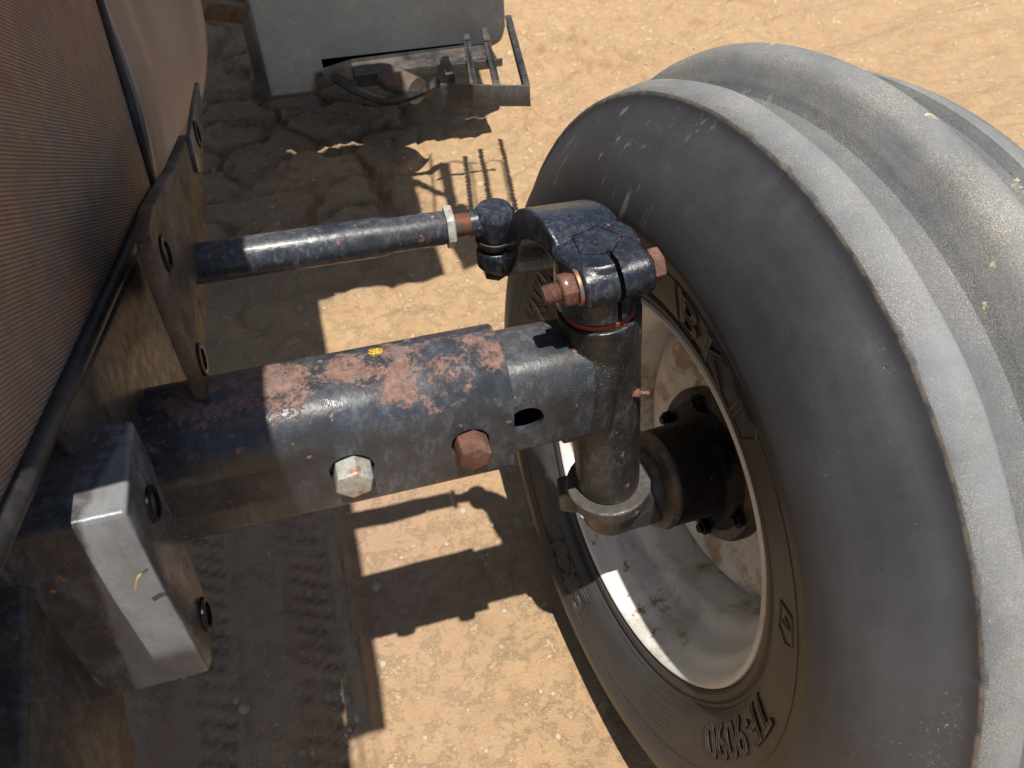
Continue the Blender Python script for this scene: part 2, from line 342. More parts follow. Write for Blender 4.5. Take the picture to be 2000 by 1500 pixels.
# ------------------------------------------------------------------ ground: one sheet to the horizon, dense near the machine
def hashg(ix, iy, sd):
    v = np.sin(ix*127.1+iy*311.7+sd*74.7)*43758.5453; return v-np.floor(v)
def vnoise(x, y, sd=0):
    ix = np.floor(x); iy = np.floor(y); fx = x-ix; fy = y-iy; fx = fx*fx*(3-2*fx); fy = fy*fy*(3-2*fy)
    a = hashg(ix, iy, sd); b = hashg(ix+1, iy, sd); c = hashg(ix, iy+1, sd); d = hashg(ix+1, iy+1, sd)
    return (a*(1-fx)+b*fx)*(1-fy)+(c*(1-fx)+d*fx)*fy
def fbm(x, y, o=4, sd=0):
    s = 0; a = .5
    for k in range(o): s = s+a*vnoise(x, y, sd+k); x = x*2.03+3.1; y = y*2.03+1.7; a *= .5
    return s
def sst(a, b, x): t = np.clip((x-a)/(b-a), 0, 1); return t*t*(3-2*t)
def height(X, Y):
    z = (fbm(X*1.1, Y*1.1, 3, 5)-.45)*.05*sst(1.2, 4, np.hypot(X, Y-1))
    z = z+(fbm(X*9, Y*9, 4, 1)-.47)*.014+(fbm(X*45, Y*45, 3, 2)-.45)*.0035*sst(.9, 1.3, Y)+(fbm(X*120, Y*120, 2, 3)-.45)*.0010
    wx = X+.03*(fbm(X*6, Y*6, 3, 9)-.5); wy = Y+.03*(fbm(X*6+5, Y*6, 3, 11)-.5)
    # smooth tread track of the front wheel, running rearward beside the frame
    cx = wx+.018*Y; tr = sst(-.40, -.37, cx)*(1-sst(-.105, -.085, cx)); z = z-.014*tr*sst(1.35, 1.1, Y)
    lip = np.exp(-((cx+.092)/.014)**2)*(.012+.018*fbm(X*30, Y*30, 3, 21)); z = z+lip*sst(1.3, 1.15, Y)
    # transverse lug marks on both edges of the track
    ph = np.modf((Y+.45*(cx+.13)+.01*fbm(X*10, Y*10, 2, 4))/.030)[0]; cutm = np.exp(-((np.abs(ph)-.5)/.16)**2)
    rid = (sst(-.19, -.175, cx)*(1-sst(-.12, -.108, cx))+sst(-.335, -.325, cx)*(1-sst(-.285, -.27, cx)))
    z = z-.012*cutm*rid*sst(1.25, 1.05, Y)*(.2+1.1*fbm(X*25, Y*18, 2, 6))
    for c in (-.27, -.195, -.118): z = z+.004*np.exp(-((cx-c)/.004)**2)*sst(1.2, 1., Y)
    # broken crust between track and wheel
    cr_ = fbm(X*14, Y*14, 4, 31); z = z+.016*sst(.46, .56, cr_)*sst(-.02, .05, X)*0.35
    # broken mud plates pressed up by a drive tyre, with deep channels between them
    wr_ = fbm(X*3, Y*3, 3, 91)-.45; wq_ = fbm(X*3+9, Y*3, 3, 93)-.45; px_ = wx*4.2+wy*1.3+1.6*wr_+.35*(fbm(X*14, Y*14, 3, 95)-.45); py_ = wy*4.6-wx*.6+1.6*wq_+.35*(fbm(X*14+3, Y*14, 3, 97)-.45); f1 = np.full(X.shape, 9.); f2 = f1.copy(); hc_ = np.zeros(X.shape); bx = np.floor(px_); by = np.floor(py_)
    for i in (-1, 0, 1):
        for j in (-1, 0, 1):
            qx = bx+i; qy = by+j; dx = qx+.2+.6*hashg(qx, qy, 71)-px_; dy = qy+.2+.6*hashg(qx, qy, 72)-py_; d_ = np.maximum(np.abs(dx), np.abs(dy))*.7+.3*np.hypot(dx, dy)
            nw = d_ < f1; f2 = np.where(nw, f1, np.minimum(f2, d_)); hc_ = np.where(nw, hashg(qx, qy, 73), hc_); f1 = np.where(nw, d_, f1)
    msk = sst(.36, .26, X)*sst(-1.2, -.9, X)*sst(1.55, 1.85, wy)*(1-sst(3.4, 3.8, wy)); z = z+msk*(sst(.05, .15+.12*hc_, f2-f1)*(.016+.028*hc_)-.03+(fbm(X*38, Y*38, 3, 99)-.45)*.012)
    mid_ = sst(1.15, 1.35, wy)*(1-sst(1.75, 1.95, wy))*sst(.42, .3, X); z = z+mid_*(np.abs(fbm(X*7, Y*9, 4, 81)-.5)*.09-.012)
    z = z+(fbm(X*22, Y*22, 3, 41)-.45)*.02*sst(1.3, 1.6, Y)*(1-sst(.3, .6, X))
    # churned sand further out, long soft ruts
    far = sst(.25, .6, X)*sst(.9, 1.5, Y); z = z+far*((fbm(X*5, Y*8, 4, 51)-.47)*.05+(fbm(X*22, Y*34, 4, 55)-.47)*.034)
    rut = np.sin((wy*1.0-.28*wx)*21+3*fbm(X*1.5, Y*1.5, 2, 61)); z = z+sst(1.9, 2.6, Y)*sst(.2, .6, X)*rut*.010
    for (a, b, c, d, A) in ((1000, 72, 1300, 160, .016), (1015, 118, 1240, 172, .012), (1150, 15, 1520, 70, .014), (1640, 185, 2000, 330, .014), (1690, 60, 2000, 150, .016), (1380, 0, 1900, 118, .014), (1020, 220, 1110, 300, .012)):
        p = on(a, b, 2, 0); q = on(c, d, 2, 0); ux, uy = q.x-p.x, q.y-p.y; L = math.hypot(ux, uy); ux /= L; uy /= L
        t = (X-p.x)*ux+(Y-p.y)*uy; dd = (X-p.x)*-uy+(Y-p.y)*ux+.03*(fbm(X*4, Y*4, 2, 7)-.5); end = sst(-.15, .05, t)*(1-sst(L-.05, L+.15, t))
        z = z+A*end*(np.exp(-(dd/.022)**2)-.8*np.exp(-((dd-.06)/.035)**2)+.7*np.exp(-((dd-.12)/.022)**2))
    rr = np.hypot(X-.4, Y-.44); z = z*(1-.6*np.exp(-(rr/.25)**2))
    return z
def axisc(lo, hi, step, far):
    c = list(np.arange(lo, hi+1e-6, step)); s = step
    a = [lo]; b = [c[-1]]
    while b[-1] < far: s *= 1.16; b.append(b[-1]+s); a.append(a[-1]-s)
    return np.array(a[:0:-1]+c+b[1:])
gx = axisc(-.75, 1.9, .0075, 140); gy = axisc(-.05, 3.4, .0085, 140)
GX, GY = np.meshgrid(gx, gy); GZ = height(GX, GY)
co = np.stack([GX, GY, GZ], -1).reshape(-1, 3); ny, nx = GX.shape
idx = np.arange(nx*ny).reshape(ny, nx); q = np.stack([idx[:-1, :-1], idx[:-1, 1:], idx[1:, 1:], idx[1:, :-1]], -1).reshape(-1, 4)
me = bpy.data.meshes.new('ground'); me.vertices.add(len(co)); me.vertices.foreach_set('co', co.ravel())
me.loops.add(q.size); me.loops.foreach_set('vertex_index', q.ravel().astype(np.int32)); me.polygons.add(len(q))
me.polygons.foreach_set('loop_start', (np.arange(len(q))*4).astype(np.int32)); me.update(); me.validate(); me.shade_smooth()
me.materials.append(m_sand); ground = bpy.data.objects.new('ground', me); C.objects.link(ground); ground['kind'] = 'structure'
def gz(x, y): return float(height(np.array([x]), np.array([y]))[0])

# ------------------------------------------------------------------ tractor
T = empty('tractor', (-.5, .9, 0)); T['category'] = 'tractor'
T['label'] = 'black rust-spotted tractor front end with axle, tie rod and steered front wheel on sand'

# --- front axle sleeve (outer tube) and its bolts
AY, AZ = .445, .648
bm = bmesh.new(); prism(bm, [(AY+p, AZ+.006+q_) for p, q_ in rsq(.098, .118, .040, .012)], 0, -.62, .116)
sleeve = obj('front_axle', bm, m_sleeve, T, bevel=.0015, smooth=30)
FY = AY-.049
bolts = [on(688, 917, 1, FY), on(919, 864, 1, FY)]
def hole(c, r, d=.05): return lambda b: cyl(b, (c.x, FY-d, c.z), (c.x, FY+d*.5, c.z), r, 32)
cut(sleeve, [hole(bolts[0], .0185), hole(bolts[1], .0165), lambda b: prism(b, [(AY+p, AZ+.006+q_) for p, q_ in rsq(.086, .106, .035, .010)], 0, -.05, .2)])
sleeve.data.materials.clear(); sleeve.data.materials.append(m_sleeve)
sleeve.data.shade_smooth(); sleeve.data.set_sharp_from_angle(angle=math.radians(30))
for c, mt, r, L, nm in ((bolts[0], m_galv, .0165, .018, 'worn bare-metal axle bolt'), (bolts[1], m_rust, .0150, .020, 'rusty red axle bolt')):
    bm = bmesh.new(); hexa(bm, (c.x, FY+.006, c.z), (c.x, FY-L, c.z), r, rot=.3, ch=.0012)
    cyl(bm, (c.x, FY+.02, c.z), (c.x, FY+.0062, c.z), .0085)
    o = obj('axle_bolt', bm, mt, sleeve, bevel=.0008); o['label'] = nm

# --- sliding axle extension with its adjusting hole
bm = bmesh.new(); prism(bm, [(AY+p, AZ+.0085+q_) for p, q_ in rsq(.084, .099, .034, .012)], 0, -.045, .19)
ext = obj('axle_extension', bm, m_inner, T, smooth=30)
hc = on(1028, 822, 1, AY-.042)
cut(ext, [lambda b: prism(b, [(AY+p, AZ+.006+q_) for p, q_ in rsq(.066, .086, .026, .008)], 0, -.06, .16),
          lambda b: cyl(b, (hc.x, AY-.08, hc.z), (hc.x, AY-.02, hc.z), .0160, 40)])
ext.data.materials.clear(); ext.data.materials.append(m_inner); ext.data.shade_smooth(); ext.data.set_sharp_from_angle(angle=math.radians(30))

# --- kingpin housing
K0 = Vector((.240, .437, .439)); KT = Vector((.197, .449, .795)); KU = (KT-K0).normalized()
def kp(L, x=0, y=0):                                   # point at height L up the kingpin, x outboard, y rearward
    kx = (Vector((1, 0, 0))-KU*KU.x).normalized(); ky = KU.cross(kx); return K0+KU*L+kx*x+ky*y
def kcyl(b, L0, L1, r, r2=None, seg=48, x=0, y=0): cyl(b, kp(L0, x, y), kp(L1, x, y), r, seg, r2)
bm = bmesh.new(); kcyl(bm, .045, .292, .0335, .0365)
prism(bm, [(AY+p, AZ+.006+q_) for p, q_ in rsq(.083, .103, .034, .010)], 0, .165, .212)
lathe(bm, [(-.002, 0), (-.002, .030), (.02, .033), (.045, .040), (.06, .0), ], (.165, .446, .664), (1, 0, 0), 32)
housing = cast('kingpin_housing', bm, m_housing, T, .0016, 5)
bm = bmesh.new(); kcyl(bm, .292, .2975, .0325); o = obj('bearing_seal', bm, m_redrub, housing, bevel=.001); o['label'] = 'dull red seal ring under the steering arm'
g0 = on(1243, 768, 1, .415)
bm = bmesh.new(); d = Vector((.9, -.35, .1)).normalized(); hexa(bm, g0-d*.008, g0+d*.003, .0045); cyl(bm, g0+d*.003, g0+d*.009, .0026, 16, .0022); cyl(bm, g0+d*.009, g0+d*.012, .0030, 16, .0018)
obj('grease_fitting', bm, m_rust, housing, bevel=.0004)

# --- steering arm: clamp boss, pinch ears, goose-neck down to the tie rod
def kf(x, y, zz): return kp((KT-K0).length+zz, x, y)
BJ = Vector((.150, .584, .737))
bm = bmesh.new(); cyl(bm, kf(0, 0, -.060), kf(0, 0, 0), .0360, 48, .0350, ch=.003)
cyl(bm, kf(-.024, -.0255, -.0205), kf(.034, -.0255, -.0205), .0182, 36, ch=.002)
sweep(bm, [kf(-.023, -.008, -.0225), kf(.033, -.008, -.0225)], [.040, .040], [.036, .036], (kf(0, 1, 0)-kf(0, 0, 0)))
path = [BJ+Vector((-.002, .0, -.040)), BJ+Vector((.014, -.004, -.041)), BJ+Vector((.027, -.020, -.036)), BJ+Vector((.031, -.036, -.012)), BJ+Vector((.033, -.050, .020)), BJ+Vector((.037, -.072, .040)), BJ+Vector((.042, -.100, .050)), kf(-.002, .02, -.010)]
sp = spline(path, 5); n_ = len(sp)
sweep(bm, sp, [.036+.026*min(1, i/n_*1.3) for i in range(n_)], [.020+.008*math.sin(math.pi*i/n_) for i in range(n_)], (1, .05, -.05))
cyl(bm, BJ+Vector((0, 0, -.051)), BJ+Vector((0, 0, -.029)), .0185, 36, ch=.002)
def slit(b):
    pts = [kf(.0025, -.015, .02), kf(.0065, -.015, .02), kf(.010, -.10, .02), kf(.006, -.10, .02)]
    low = [p-KU*.10 for p in pts]; A = [b.verts.new(p) for p in pts]; B = [b.verts.new(p) for p in low]
    b.faces.new(A); b.faces.new(B[::-1])
    for i in range(4): b.faces.new((A[i], A[(i+1) % 4], B[(i+1) % 4], B[i]))
arm = cast('steering_arm', bm, m_arm, T, .0012, 11, [slit, lambda b: lathe(b, [(-.0035, .0200), (.003, .0200), (.003, .0211), (-.0035, .0211)], kf(.001, 0, 0), KU, 5, close=True, a0=.5)])
bm = bmesh.new(); lathe(bm, [(0, .0038), (.0006, .0038), (.0006, .0024), (-.001, .0016), (-.001, 0)], kf(0, 0, .0002), KU, 20)
obj('kingpin_head', bm, m_arm, arm)
ax = (kf(1, -.025, -.018)-kf(0, -.025, -.018)).normalized(); pb = kf(.0065, -.025, -.018)
bm = bmesh.new(); cyl(bm, pb-ax*.0305, pb-ax*.034, .0155, 32, ch=.0005); obj('washer', bm, m_thread, arm, bevel=.0003)
bm = bmesh.new(); hexa(bm, pb-ax*.034, pb-ax*.0465, .0135, rot=.4, ch=.0016); obj('nut', bm, m_rust, arm, bevel=.0005)
bm = bmesh.new(); L = .0465; pr = [(0, 0), (0, .0078)]
for i in range(7): pr += [(.001+i*.0018, .0083), (.0019+i*.0018, .0073)]
pr += [(.0142, .0066), (.0142, 0)]; lathe(bm, pr, pb-ax*(L-.001), -ax, 28); obj('bolt_end', bm, m_rust, arm)
bm = bmesh.new(); hexa(bm, pb+ax*.0285, pb+ax*.038, .0135, rot=.1, ch=.0014); obj('pinch_bolt', bm, m_rust, arm, bevel=.0004)
bm = bmesh.new(); hexa(bm, BJ+Vector((0, 0, -.063)), BJ+Vector((0, 0, -.051)), .013); obj('castle_nut', bm, m_arm, arm, bevel=.0006)

# --- tie rod with jam nut, threaded end and ball joint
rodd = (Vector((-.121, .591, .737))-BJ).normalized(); R0 = BJ+rodd*.05
bm = bmesh.new(); lathe(bm, [(0, 0), (0, .0150), (.003, .0158), (.05, .0160), (.062, .0182), (.262, .0182), (.262, 0)], BJ+rodd*.048, rodd, 48)
rod = obj('tie_rod', bm, m_rod, T)
bm = bmesh.new(); hexa(bm, BJ+rodd*.0475, BJ+rodd*.0395, .0205, rot=.2, ch=.001); obj('jam_nut', bm, m_galv, rod, bevel=.0008)
bm = bmesh.new(); pr = [(0, 0), (0, .0105)]
for i in range(14): pr += [(.001+i*.0019, .0113), (.0019+i*.0019, .0102)]
pr += [(.03, .0105), (.03, 0)]; lathe(bm, pr, BJ+rodd*.042, -rodd, 32); obj('threaded_end', bm, m_thread, rod)
bm = bmesh.new(); lathe(bm, [(-.018, 0), (-.018, .0165), (-.014, .0185), (.006, .0195), (.0095, .0193), (.0125, .0170), (.0145, .0160), (.0150, .0135), (.0138, .0118), (.0140, .0060), (.0150, .0035), (.0150, 0)], BJ, (0, 0, 1), 56)
cyl(bm, BJ, BJ+rodd*.024, .0138, 32, .0125); obj('ball_joint', bm, m_ball, rod, smooth=50)
bm = bmesh.new(); lathe(bm, [(-.030, 0), (-.030, .0125), (-.026, .0165), (-.021, .0192), (-.0175, .0190), (-.0165, .017), (-.0165, 0)], BJ, (0, 0, 1), 40); obj('dust_boot', bm, m_seal, rod)

# --- knuckle at the kingpin foot and spindle seal
WC = Vector((.294, .453, .440)); WN = Vector((-.994, -.087, .064)).normalized()
def wp(s): return WC+WN*s
bm = bmesh.new(); kcyl(bm, .027, .044, .0460, .0460); kcyl(bm, -.020, .028, .031, .037)
cyl(bm, wp(.045), wp(.002), .033, 40, .043)
sweep(bm, [kp(.012, -.03, .018), kp(.012, -.052, .024)], [.03, .024], [.04, .034], (0, 1, 0))
sweep(bm, [kp(.0, .0, 0), kp(.01, .045, .0)], [.055, .06], [.05, .07], (0, 1, 0))
knuckle = cast('steering_knuckle', bm, steel('knuckle paint', base=(.020, .021, .024), rust=-.02, dust=.25, rough=.4, worn=.35), T, .0018, 4)
bm = bmesh.new(); lathe(bm, [(.004, .03), (.004, .050), (0, .0565), (-.006, .0585), (-.010, .057), (-.012, .052)], WC, WN, 64); obj('grease_seal', bm, m_flange, knuckle)

# --- front wheel: everything in wheel-local metres, x = WN (toward the tractor)
fw = empty('front_wheel', WC, T); fw['label'] = 'steered front wheel with three-rib tyre and pale rim'
wx_ = WN; up_ = (Zv-WN*WN.z).normalized(); fr_ = up_.cross(WN)
fw.rotation_euler = Matrix((wx_, fr_, up_)).transposed().to_euler()          # local y = forward, z = up
def wobj(name, bm, mat, bevel=0, smooth=35):
    me = mesh_of(bm, name, smooth); o = bpy.data.objects.new(name, me); C.objects.link(o); me.materials.append(mat); o.parent = fw
    if bevel:
        b = o.modifiers.new('bevel', 'BEVEL'); b.width = bevel; b.segments = 2; b.limit_method = 'ANGLE'
    return o
half = [(-.107, .4555), (-.120, .4548), (-.1225, .4530), (-.124, .448), (-.127, .438), (-.132, .424), (-.138, .4165)]
inner = [(.013, .2300), (.0185, .2345), (.020, .2400), (.0175, .2440), (.0185, .2470), (.026, .2520), (.033, .262), (.0375, .276), (.041, .290), (.0445, .303), (.0475, .3125), (.0492, .3170),
         (.0500, .3215), (.0497, .327), (.0485, .336), (.0465, .345), (.0430, .356), (.0380, .367), (.0315, .378), (.0240, .389), (.0165, .398), (.0095, .4055), (.0045, .4110), (.0018, .4155), (.0004, .4195),
         (-.0005, .4220), (-.0025, .4235), (-.010, .4258), (-.020, .4285), (-.0285, .4305), (-.0310, .4298), (-.0325, .4262), (-.036, .4220), (-.044, .4190), (-.054, .4160), (-.064, .4140),
         (-.070, .4138), (-.0745, .4155), (-.0785, .4220), (-.0820, .4320), (-.0850, .4400), (-.0880, .4455), (-.0915, .4490), (-.0960, .4515), (-.1010, .4540)]
mid = -.107
prof = inner + [(mid, .4555)] + [(2*mid-s, r) for s, r in inner[::-1]]
# refine straight stretches a little and close through the bead
NSEG = 540
chips = {}
for _ in range(16):
    a = random.randrange(NSEG); wdt = random.choice((0, 0, 1)); dp = random.uniform(.0008, .0025)
    for j in range(-wdt, wdt+1): chips[(a+j) % NSEG] = dp*(1-abs(j)/(wdt+1.2))
big = [(88, 5, .008), (212, 3, .005)]
def dsp(k, i, s, r):
    w_ = .0006*math.sin(i*.31)+.0005*math.sin(i*.83+1)+.0003*math.sin(i*2.1)
    if 22 <= k <= 25: r += w_*.3-chips.get(i, 0)*(1, .9, .8, .5)[25-k]; s -= chips.get(i, 0)*.5
    if 28 <= k <= 31: r += .0006*math.sin(i*.21+2)
    return s, r
bm = bmesh.new(); lathe(bm, prof, (0, 0, 0), (1, 0, 0), NSEG, hint=(0, 0, 1), disp=dsp)
def s_at(R):                                           # sidewall surface height at a radius
    pts = [(r, s) for s, r in inner[3:26]]
    for (r0, s0), (r1, s1) in zip(pts, pts[1:]):
        if r0 <= R <= r1: return s0+(s1-s0)*(R-r0)/(r1-r0)
    return pts[0][1] if R < pts[0][0] else pts[-1][1]
tyre = wobj('tyre', bm, m_rubber, smooth=28)

# --- moulded lettering: text laid round the sidewall, tops outward
def wrap(x, y, h, R0_, a0):
    R = R0_+y; a = a0-x/R0_; return Vector((s_at(R)+h, -R*math.sin(a), R*math.cos(a)))
def text_bm(body, size, outline=False, xscale=1., shear=0., depth=.0012, wire=.0006, offset=0.):
    cu = bpy.data.curves.new('t', 'FONT'); cu.body = body; cu.size = size; cu.align_x = 'CENTER'; cu.align_y = 'CENTER'; cu.resolution_u = 5; cu.shear = shear
    cu.offset = offset
    if outline: cu.fill_mode = 'NONE'; cu.bevel_depth = wire; cu.bevel_resolution = 1
    else: cu.extrude = depth
    o = bpy.data.objects.new('t', cu); C.objects.link(o); bpy.context.view_layer.update()
    me = bpy.data.meshes.new_from_object(o.evaluated_get(bpy.context.evaluated_depsgraph_get())); C.objects.unlink(o); bpy.data.objects.remove(o)
    b = bmesh.new(); b.from_mesh(me); bpy.data.meshes.remove(me)
    for v in b.verts: v.co.x *= xscale
    bmesh.ops.subdivide_edges(b, edges=[e for e in b.edges if e.calc_length() > size*.18], cuts=3)
    return b
def place_text(dst, b, R0_, ang, lift=0.):
    vm = {}
    for v in b.verts: vm[v.index] = dst.verts.new(wrap(v.co.x, v.co.y, v.co.z+lift, R0_, ang))
    for f in b.faces:
        try: dst.faces.new([vm[v.index] for v in f.verts])
        except ValueError: pass
    b.free()
def frame_line(dst, pts, r, R0_, ang, closed=True):
    out = []
    n = len(pts)
    for i in range(n if closed else n-1):
        a, b = pts[i], pts[(i+1) % n]
        for k in range(8): out.append(wrap(a[0]+(b[0]-a[0])*k/8, a[1]+(b[1]-a[1])*k/8, .0002, R0_, ang))
    out.append(wrap(*pts[0], .0002, R0_, ang) if closed else wrap(*pts[-1], .0002, R0_, ang))
    tube(dst, out, r, 6, sm=False)
bm = bmesh.new(); D_ = math.radians
def brand(bm, ang):
    for dx, chh in ((-.044, 'B'), (0, 'K'), (.044, 'T')):
        place_text(bm, text_bm(chh, .052, xscale=1.1, offset=.0008, depth=.0018), .2835, ang-dx/.2835)
        place_text(bm, text_bm(chh, .052, outline=True, xscale=1.1, wire=.0009), .2835, ang-dx/.2835, .0018)
    frame_line(bm, [(-.062, -.020), (.068, -.020), (.073, .014), (.066, .022), (-.070, .022), (-.066, .0)], .0011, .2835, ang)
brand(bm, D_(-16)); brand(bm, D_(167))
for body, ang, sz in (('9.00-16', D_(66), .046), ('TF-9090', D_(-100), .046)):
    place_text(bm, text_bm(body, sz, xscale=1.02, offset=.0002, depth=.0014), .272, ang); place_text(bm, text_bm(body, sz, outline=True, xscale=1.02, wire=.0008), .272, ang, .0014)
frame_line(bm, [(-.016, -.008), (-.012, .010), (.016, .010), (.020, 0), (.010, -.012)], .0010, .284, D_(-61)); place_text(bm, text_bm('4', .020, outline=True, wire=.0005), .284, D_(-61), .0004)
for rw in range(7):                                    # block of small print, too small to read
    x = -.034
    while x < .034:
        l = random.uniform(.002, .0075); R_ = .252+rw*.0062
        p = [wrap(x+l*k/2, R_-.277, .0002, .277, D_(-141)) for k in range(3)]; tube(bm, p, .00055, 4, sm=False); x += l+.0016
for x in np.arange(-.016, .016, .0045):
    tube(bm, [wrap(x, -.006, .0002, .275, D_(122)), wrap(x, .006, .0002, .275, D_(122))], .0006, 4, sm=False)
for ang in (-140, -112, -95, -168, -40, -20, 5, 150):  # short mould vents by the bead
    a = D_(ang); r0 = .246; p0 = Vector((s_at(r0)-.001, -r0*math.sin(a), r0*math.cos(a))); dr = Vector((.35, -math.sin(a+.5), math.cos(a+.5))).normalized()
    tube(bm, [p0, p0+dr*.010, p0+dr*.019+Vector((.002, 0, 0))], .0006, 5)
for r_ in (.2500, .3040):
    ring = [wrap(-a_*r_, 0, 0, r_, 0) for a_ in np.linspace(0, 2*math.pi, 181)]; tube(bm, ring, .0007, 6, sm=False)
wobj('sidewall_lettering', bm, m_letter)

# --- rim, disc, hub, nuts
rimp = [(.005, .2230), (.012, .2300), (.0155, .2290), (.0170, .2262), (.0160, .2235), (.012, .2205), (.004, .2170), (-.006, .2120), (-.011, .2060), (-.020, .2020), (-.045, .1995), (-.052, .1940), (-.060, .1840), (-.070, .1800),
        (-.150, .1790), (-.160, .186), (-.168, .1985), (-.20, .203), (-.214, .215), (-.226, .2300)]
bm = bmesh.new(); lathe(bm, rimp, (0, 0, 0), (1, 0, 0), 200)
disc = [(-.118, .1792), (-.110, .1700), (-.102, .160), (-.0985, .146), (-.101, .132), (-.110, .120), (-.113, .108), (-.104, .098), (-.098, .092), (-.098, .02)]
lathe(bm, disc, (0, 0, 0), (1, 0, 0), 160)
rim = wobj('rim', bm, m_rim, smooth=40); s_ = rim.modifiers.new('s', 'SOLIDIFY'); s_.thickness = .003
bm = bmesh.new(); lathe(bm, [(-.006, .02), (-.006, .052), (-.009, .0555), (-.016, .0575), (-.060, .0585), (-.066, .062), (-.072, .068), (-.078, .090), (-.081, .0925), (-.092, .0925), (-.092, .02)], (0, 0, 0), (1, 0, 0), 96)
wobj('hub', bm, m_hub, smooth=40)
bm = bmesh.new()
lathe(bm, [(-.0795, .066), (-.0745, .070), (-.0755, .0900), (-.081, .0935), (-.0915, .0938), (-.0918, .06)], (0, 0, 0), (1, 0, 0), 96)
flo = wobj('hub_flange', bm, m_flange, smooth=40)
for k in range(6):
    a = math.radians(30+60*k); p = Vector((0, .080*math.sin(a), .080*math.cos(a)))
    bm = bmesh.new(); hexa(bm, p+Vector((-.080, 0, 0)), p+Vector((-.066, 0, 0)), .0098, rot=k*.3, ch=.001); cyl(bm, p+Vector((-.067, 0, 0)), p+Vector((-.062, 0, 0)), .0055, 16)
    wobj('wheel_bolt', bm, m_hub, bevel=.0006)

def pts_on(lst, v): return [(p.y, p.z) for p in (on(a, b, 0, v) for a, b in lst)]
# --- frame brackets beside the axle (one casting with front and rear flanges)
bm = bmesh.new()
fB = [(.352, .797), (.283, .793), (.277, .765), (.270, .727), (.259, .636), (.272, .628), (.304, .626), (.318, .655), (.333, .717), (.350, .770)]
prism(bm, fB, 0, -.60, -.140)
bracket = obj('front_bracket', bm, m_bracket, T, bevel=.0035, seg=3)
for p in (on(297, 985, 0, -.14), on(400, 1200, 0, -.14)):
    b2 = bmesh.new(); lathe(b2, [(0, .0125), (.0022, .0122), (.0026, .0112), (.0026, .0085), (-.012, .0080), (-.012, 0)], Vector((-.1402, p.y, p.z)), (1, 0, 0), 40); obj('bushing', b2, m_hub, bracket)
bm = bmesh.new()
prism(bm, [(.335, .785), (.24, .745), (.10, .70), (.10, .52), (.18, .50), (.26, .60), (.300, .63), (.33, .70)], 0, -.60, -.205)
prism(bm, [(.30, .770), (.36, .75), (.60, .70), (.62, .60), (.52, .565), (.34, .565), (.28, .64)], 0, -.60, -.179)
prism(bm, pts_on([(118, 838), (150, 762), (207, 640), (252, 535), (292, 442), (330, 560), (372, 690), (380, 760), (358, 790), (342, 850), (326, 950), (300, 1010), (255, 1010)], -.168), 0, -.177, -.168)
bol = obj('axle_bolster', bm, m_web, T, bevel=.008, seg=3)
bm = bmesh.new()
rA = pts_on([(292, 440), (300, 402), (345, 320), (368, 262), (386, 300), (396, 338), (386, 440), (386, 600), (386, 652), (405, 715), (409, 782), (376, 700), (350, 635), (314, 540), (297, 480)], -.118)
prism(bm, rA, 0, -.128, -.118)
rail = obj('frame_rail', bm, m_frame, T, bevel=.0015)
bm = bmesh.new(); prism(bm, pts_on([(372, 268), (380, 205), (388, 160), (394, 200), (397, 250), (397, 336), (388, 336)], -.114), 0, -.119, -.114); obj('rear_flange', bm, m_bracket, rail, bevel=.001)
bm = bmesh.new(); box(bm, (-.50, .62, .45), (-.19, 1.2, .60)); obj('engine_sump', bm, m_frame, T, bevel=.02)
for (a, b, v) in ((322, 495, -.118), (393, 702, -.118), (384, 262, -.114)):
    p = on(a, b, 0, v); b2 = bmesh.new(); lathe(b2, [(0, .0135), (.002, .0132), (.0024, .012), (.0024, .0088), (-.003, .008), (-.003, 0)], Vector((v-.0002, p.y, p.z)), (1, 0, 0), 40); obj('bushing', b2, m_hub, rail)
# rear web of casting, sloping from the seal down to the axle

# --- side screen, its seal, and the hood
sx = -.178
def fz(x, y, z): return cO+(Vector((x, y, z))-cO)*(sx/-.15)
s0 = fz(-.15, .211, .887); s1 = fz(-.15, .667, .772); s2 = fz(-.15, .728, .915); s3 = fz(-.15, .80, 1.084)
bm = bmesh.new(); prism(bm, [(.10, s0.z+(s0.y-.10)*.2522), (s1.y, s1.z), (s2.y, s2.z), (s3.y, s3.z), (.10, s3.z)], 0, sx-.006, sx); screen = obj('side_screen', bm, m_screen, T, smooth=0)
dv = (s1-s0).normalized(); bpan = [s1, on(322, 352, 1, .947), on(350, 292, 1, 1.02), on(372, 240, 1, 1.08), on(391, 195, 1, 1.133)]
bm = bmesh.new(); tube(bm, [s0-dv*.17+Vector((.002, 0, -.001)), s0+Vector((.002, 0, 0)), s0.lerp(s1, .5)+Vector((.003, 0, .001)), s1+Vector((.003, 0, 0))]+[p+Vector((.001, .004, -.003)) for p in bpan[1:]], .0066, 12); obj('screen_seal', bm, m_seal, T)
bm = bmesh.new(); tube(bm, [s1+Vector((.002, -.002, 0)), s2+Vector((.002, -.002, 0)), s3], .0045, 10); obj('hood_seam_strip', bm, m_seal, T)
